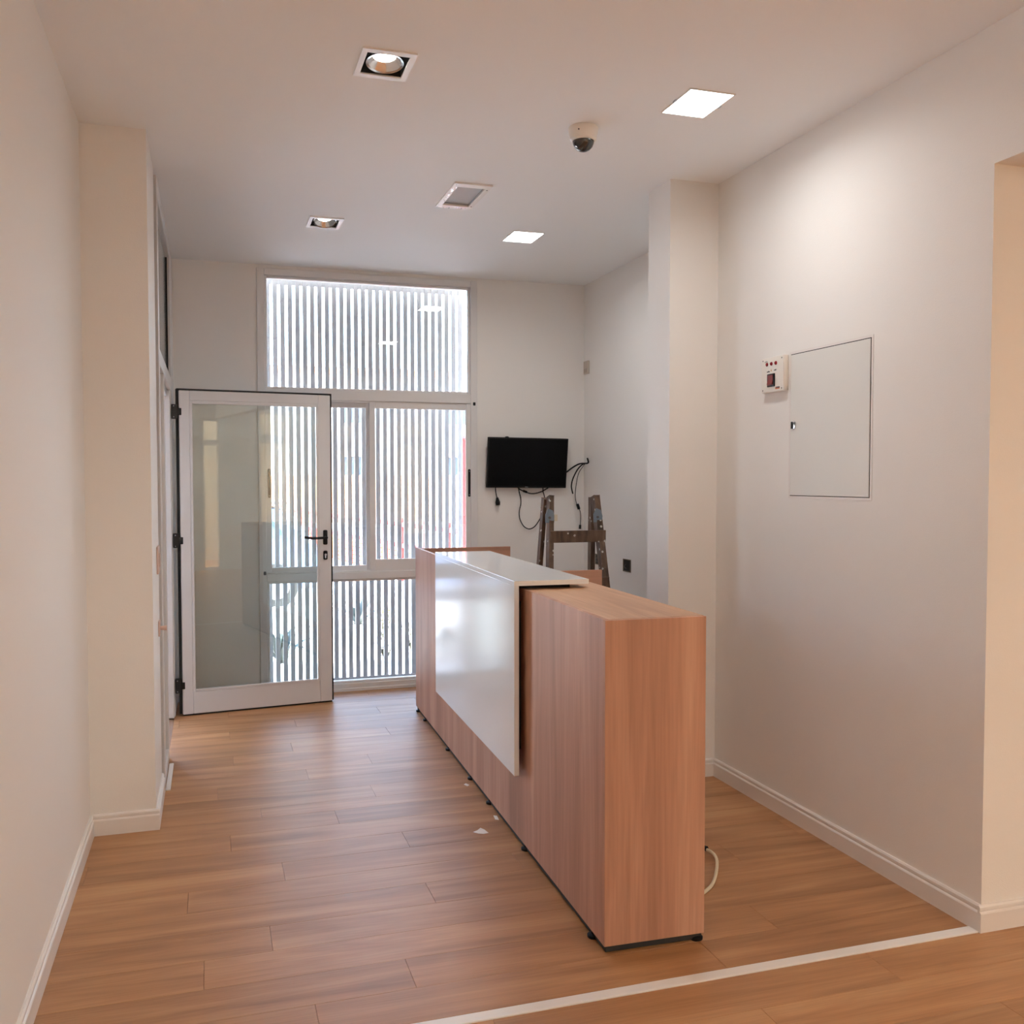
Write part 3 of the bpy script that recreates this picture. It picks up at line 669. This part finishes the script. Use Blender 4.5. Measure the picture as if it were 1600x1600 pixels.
# ------------------------------------------------------------------ outside: slat screen
SY = 6.955
r = root('slat_screen', (1.10, SY, 0), label='tall screen of upright grey metal slats outside the window', cat='screen')
sm = None
n_sl = 30; pitch = .0518; x0 = .397-2*pitch
for i in range(n_sl):
    x = x0 + i*pitch
    if sm is None:
        s_ = MB().box(-.0155, .0155, 0, .028, 0, 2.935, .0015).done('slat', M['slat'], r, (0, 0, 0)); sm = s_.data
    else:
        s_ = bpy.data.objects.new('slat', sm); COL.objects.link(s_); s_.parent = r
    s_.location = Vector((x, SY, -.03)) - r.location
MB().box(x0-.02, 1.812, SY+.005, SY+.027, 2.868, 2.905, .002).done('top_rail', M['slat'], r)
MB().box(x0-.02, 1.812, SY-.006, SY-.001, -.005, .047, .002).done('bottom_rail', M['slat'], r)

# ------------------------------------------------------------------ outside: ground, street, background
S(MB().box(-2.1, 6.3, YB+T-.02, 7.75, 3.10, 3.22).done('added_eave', M['ceil']), 'eave added out of view to shade the slat screen', 'eave')  # unseen eave, added to keep sun off the slat tops
S(MB().box(-14, 16, YB+T, 11.9, -.35, -.06).done('trim_3', M['pave']), 'bright paved forecourt outside the window', 'pavement')
S(MB().box(-40, 60, 11.9, 60, -.45, -.30).done('trim_4', M['road']), 'pale street beyond the forecourt', 'street')
bwall = root('boundary_wall', (0, 40, -.3), label='low pale orange brick wall across the street', cat='wall')
for i in range(9):
    MB().box(-20, 30, 40, 40.3, -.3+i*.22, -.3+i*.22+.205, .01).done('brick_course', M['brick'], bwall)
MB().box(-20, 30, 40.03, 40.27, -.3, 1.66).done('mortar_core', M['render'], bwall)
bd = root('building', (8, 46, -.3), label='pale rendered building far across the street', cat='building')
MB().holed(1, 46, 46.4, -18, 26, -.3, 6.5, [(x, x+1.6, z, z+1.4) for x in (-14, -9, -4, 1, 6, 11, 16, 21) for z in (1.2, 4.2)]).done('facade', M['render'], bd)
for x in (-14, -9, -4, 1, 6, 11, 16, 21):
    for z in (1.2, 4.2): MB().box(x+.02, x+1.58, 46.2, 46.25, z+.02, z+1.38).done('window', M['cargl'], bd)
MB().box(-18.3, 26.3, 45.6, 54, 6.5, 6.8).done('roof', M['brick'], bd)
MB().box(-18, 26, 53.6, 54, -.3, 6.5).done('rear_wall', M['render'], bd)

# car across the forecourt, seen through the door glass
CG = -.30
r = root('car', (-.5, 14.4, CG), label='silver blue hatchback car parked across the street', cat='car')
prof = [(-2.70, .30), (-2.66, .72), (-2.40, .86), (-1.55, .95), (-.85, 1.38), (-.30, 1.46), (.60, 1.45), (1.10, 1.36), (1.38, .98), (1.46, .80), (1.46, .42), (1.38, .26), (-2.60, .22)]
m = MB()
def ring(y, sc_, zoff=0):
    return [m.bm.verts.new((x*1.0, y, CG + z)) for x, z in [(px_ if z_ < .9 else (-.65+(px_+.65)*sc_), z_) for px_, z_ in prof]]
ys = [(13.62, .90), (13.75, .97), (14.4, 1.0), (15.05, .97), (15.18, .90)]
rg = []
for y, s_ in ys: rg.append(ring(y + (0), s_))
for k, rv in enumerate(rg):
    for v in rv:
        h_ = v.co.z-CG
        if h_ > .9: v.co.y += (14.4-v.co.y)*.22*(h_-.9)/.5
for a, b in zip(rg, rg[1:]):
    for k in range(len(a)): m.bm.faces.new((a[k], a[(k+1) % len(a)], b[(k+1) % len(a)], b[k]))
m.bm.faces.new(rg[0]); m.bm.faces.new(rg[-1][::-1])
m.done('body', M['carb'], r, smooth='auto')
MB().prism([(-1.38, 13.625, CG+.97), (-.80, 13.70, CG+1.33), (-.10, 13.71, CG+1.38), (-.10, 13.60, CG+.97)], (0, -.012, 0)).done('side_window', M['cargl'], r)
MB().prism([(-.02, 13.60, CG+.97), (-.02, 13.71, CG+1.38), (.62, 13.71, CG+1.38), (.95, 13.60, CG+.97)], (0, -.012, 0)).done('side_window', M['cargl'], r)
MB().prism([(1.02, 13.60, CG+.97), (.70, 13.71, CG+1.37), (.98, 13.70, CG+1.28), (1.20, 13.62, CG+.99)], (0, -.012, 0)).done('side_window', M['cargl'], r)
MB().box(-.90, 1.05, 13.66, 15.14, CG+1.45, CG+1.49, .012, 2).done('roof_bars', M['ink'], r)
for x in (-1.95, .85):
    for y in (13.58, 15.02):
        w_ = MB().cyl((x, y, CG+.31), (x, y+.20, CG+.31), .31, n=32).done('wheel', M['tyre'], r, smooth='auto')
        MB().cyl((x, y-.006, CG+.31), (x, y+.01, CG+.31), .19, n=24).done('hubcap', M['chrome'], w_, smooth='auto')
MB().box(1.44, 1.475, 13.75, 14.05, CG+.70, CG+.86, .01).done('tail_lamp', M['red'], r); MB().box(1.44, 1.475, 14.75, 15.05, CG+.70, CG+.86, .01).done('tail_lamp', M['red'], r)
MB().box(-.55, -.40, 13.44, 13.60, CG+.97, CG+1.08, .02).done('wing_mirror', M['carb'], r)

# orange safety netting with two red rails
a, b = Vector((px2w(440, 790, 26).x, 26, 0)), Vector((px2w(745, 830, 13.4).x, 13.4, 0))
r = root('safety_fence', (a.x, a.y, CG), label='orange safety netting fence with two red rails running off to the right', cat='fence')
d = (b-a); L = d.length; dn = d.normalized(); nrm = Vector((-dn.y, dn.x, 0))
def fz(z): return Vector((0, 0, z))
MB().bar(a+fz(.70), b+fz(.70), .08, .08).done('top_rail', M['redp'], r); MB().bar(a+fz(.33), b+fz(.33), .08, .08).done('lower_rail', M['redp'], r)
n = 12
for i in range(n+1):
    p = a + d*(i/n); MB().bar(p+fz(CG), p+fz(.82), .05, .05).done('post', M['redp'], r)
m = MB(); q = 0
while q < L:
    p = a+dn*q+nrm*.03; m.bar(p+fz(CG+.05), p+fz(.31), .02, .008); q += .09
for k in range(7): m.bar(a+nrm*.03+fz(CG+.08+k*.085), b+nrm*.03+fz(CG+.08+k*.085), .022, .008)
nb = m.done('netting', M['fence'], r); nb['kind'] = 'stuff'
pp = px2w(727, 800, 12.2)
r = root('red_post', (pp.x, 12.2, CG), label='upright red painted post right of the fence', cat='post')
MB().cyl((pp.x, 12.2, CG), (pp.x, 12.2, 2.0), .045, n=20).done('shaft', M['redp'], r, smooth='auto')
MB().lathe((pp.x, 12.2, 2.0), [(.045, 0), (.06, .01), (.06, .03), (.03, .06), (0, .065)], 20).done('cap', M['redp'], r, smooth='auto')
MB().cyl((pp.x, 12.2, CG), (pp.x, 12.2, CG+.02), .11, n=20).done('base_plate', M['redp'], r)

# plants in the forecourt
def blade(m, base, d, L, w, rise, n=7):
    """a long pointed leaf, arching"""
    d = Vector(d).normalized(); side = Vector((-d.y, d.x, 0)); prev = None
    for i in range(n+1):
        t = i/n; ww = w*(.55+.9*t)*(1-t)**.6 if t < 1 else 0
        c = Vector(base) + d*L*t + Vector((0, 0, rise*math.sin(t*math.pi*.62)))
        A_ = m.bm.verts.new(c+side*ww/2+Vector((0, 0, .006))); B_ = m.bm.verts.new(c); C_ = m.bm.verts.new(c-side*ww/2+Vector((0, 0, .006)))
        if prev:
            m.bm.faces.new((prev[0], prev[1], B_, A_)); m.bm.faces.new((prev[1], prev[2], C_, B_))
        prev = (A_, B_, C_)
    return m
def spiky(name, x, y, n, L, w, rise, label, mat, seed):
    random.seed(seed); r = root(name, (x, y, -.06), label=label, cat='plant')
    for i in range(n):
        an = 2*math.pi*i/n + random.uniform(-.2, .2); k = random.uniform(.75, 1.15)
        blade(MB(), (x+.02*math.cos(an), y+.02*math.sin(an), -.06), (math.cos(an), math.sin(an), 0), L*k*(.6+.5*(i % 2)), w, rise*k*(1.2-.4*(i % 2))).done('leaf', mat, r, smooth=True)
    MB().lathe((x, y, -.062), [(0, 0), (.05, 0), (.04, .05), (0, .09)], 12).done('crown', mat, r, smooth=True)
spiky('agave', .56, 8.25, 15, .34, .085, .24, 'dark spiky agave seen low through the door glass', M['leaf'], 1)
spiky('agave', 1.50, 10.2, 14, .34, .085, .22, 'dark blue-green spiky agave low in the lower pane', M['leaf'], 2)
def bush(name, x, y, h, n, label, fl, seed):
    random.seed(seed); r = root(name, (x, y, -.06), label=label, cat='plant')
    st = MB(); lf = MB(); fw = MB()
    for i in range(n):
        an = random.uniform(0, 6.28); e = Vector((x+math.cos(an)*h*.35*random.random(), y+math.sin(an)*h*.35*random.random(), -.06+h*random.uniform(.6, 1)))
        b_ = Vector((x, y, -.06)); mid = (b_+e)/2 + Vector((random.uniform(-.02, .02), 0, .02)); st.tube([b_, mid, e], .004, 5, 3)
        for k in range(9):
            p = b_.lerp(e, .25+.75*random.random()); q_ = random.uniform(0, 6.28)
            dd = Vector((math.cos(q_), math.sin(q_), random.uniform(-.2, .6))).normalized()*random.uniform(.03, .055); s2 = dd.cross(Vector((0, 0, 1))).normalized()*.013
            v = [lf.bm.verts.new(c_) for c_ in (p, p+dd*.5+s2, p+dd, p+dd*.5-s2)]; lf.bm.faces.new(v)
        if fl and i % 2 == 0: fw.lathe(e, [(0, 0), (.022, .008), (.028, .018), (.012, .022), (0, .018)], 8)
    st.done('stems', M['leaf2'], r); o = lf.done('leaves', M['leaf2'] if fl else M['leaf'], r); o['kind'] = 'stuff'
    if fl: o = fw.done('flowers', M['flower'], r); o['kind'] = 'stuff'
    else: fw.bm.free()
bush('flowering_shrub', 1.56, 8.95, .30, 14, 'small shrub with yellow flowers in the lower pane', True, 4)
bush('low_shrub', 1.40, 8.0, .22, 12, 'low dark leafy shrub just outside the lower pane', False, 5)
bush('low_shrub', 1.70, 8.35, .32, 12, 'dark leafy shrub right of the yellow flowers', False, 6)
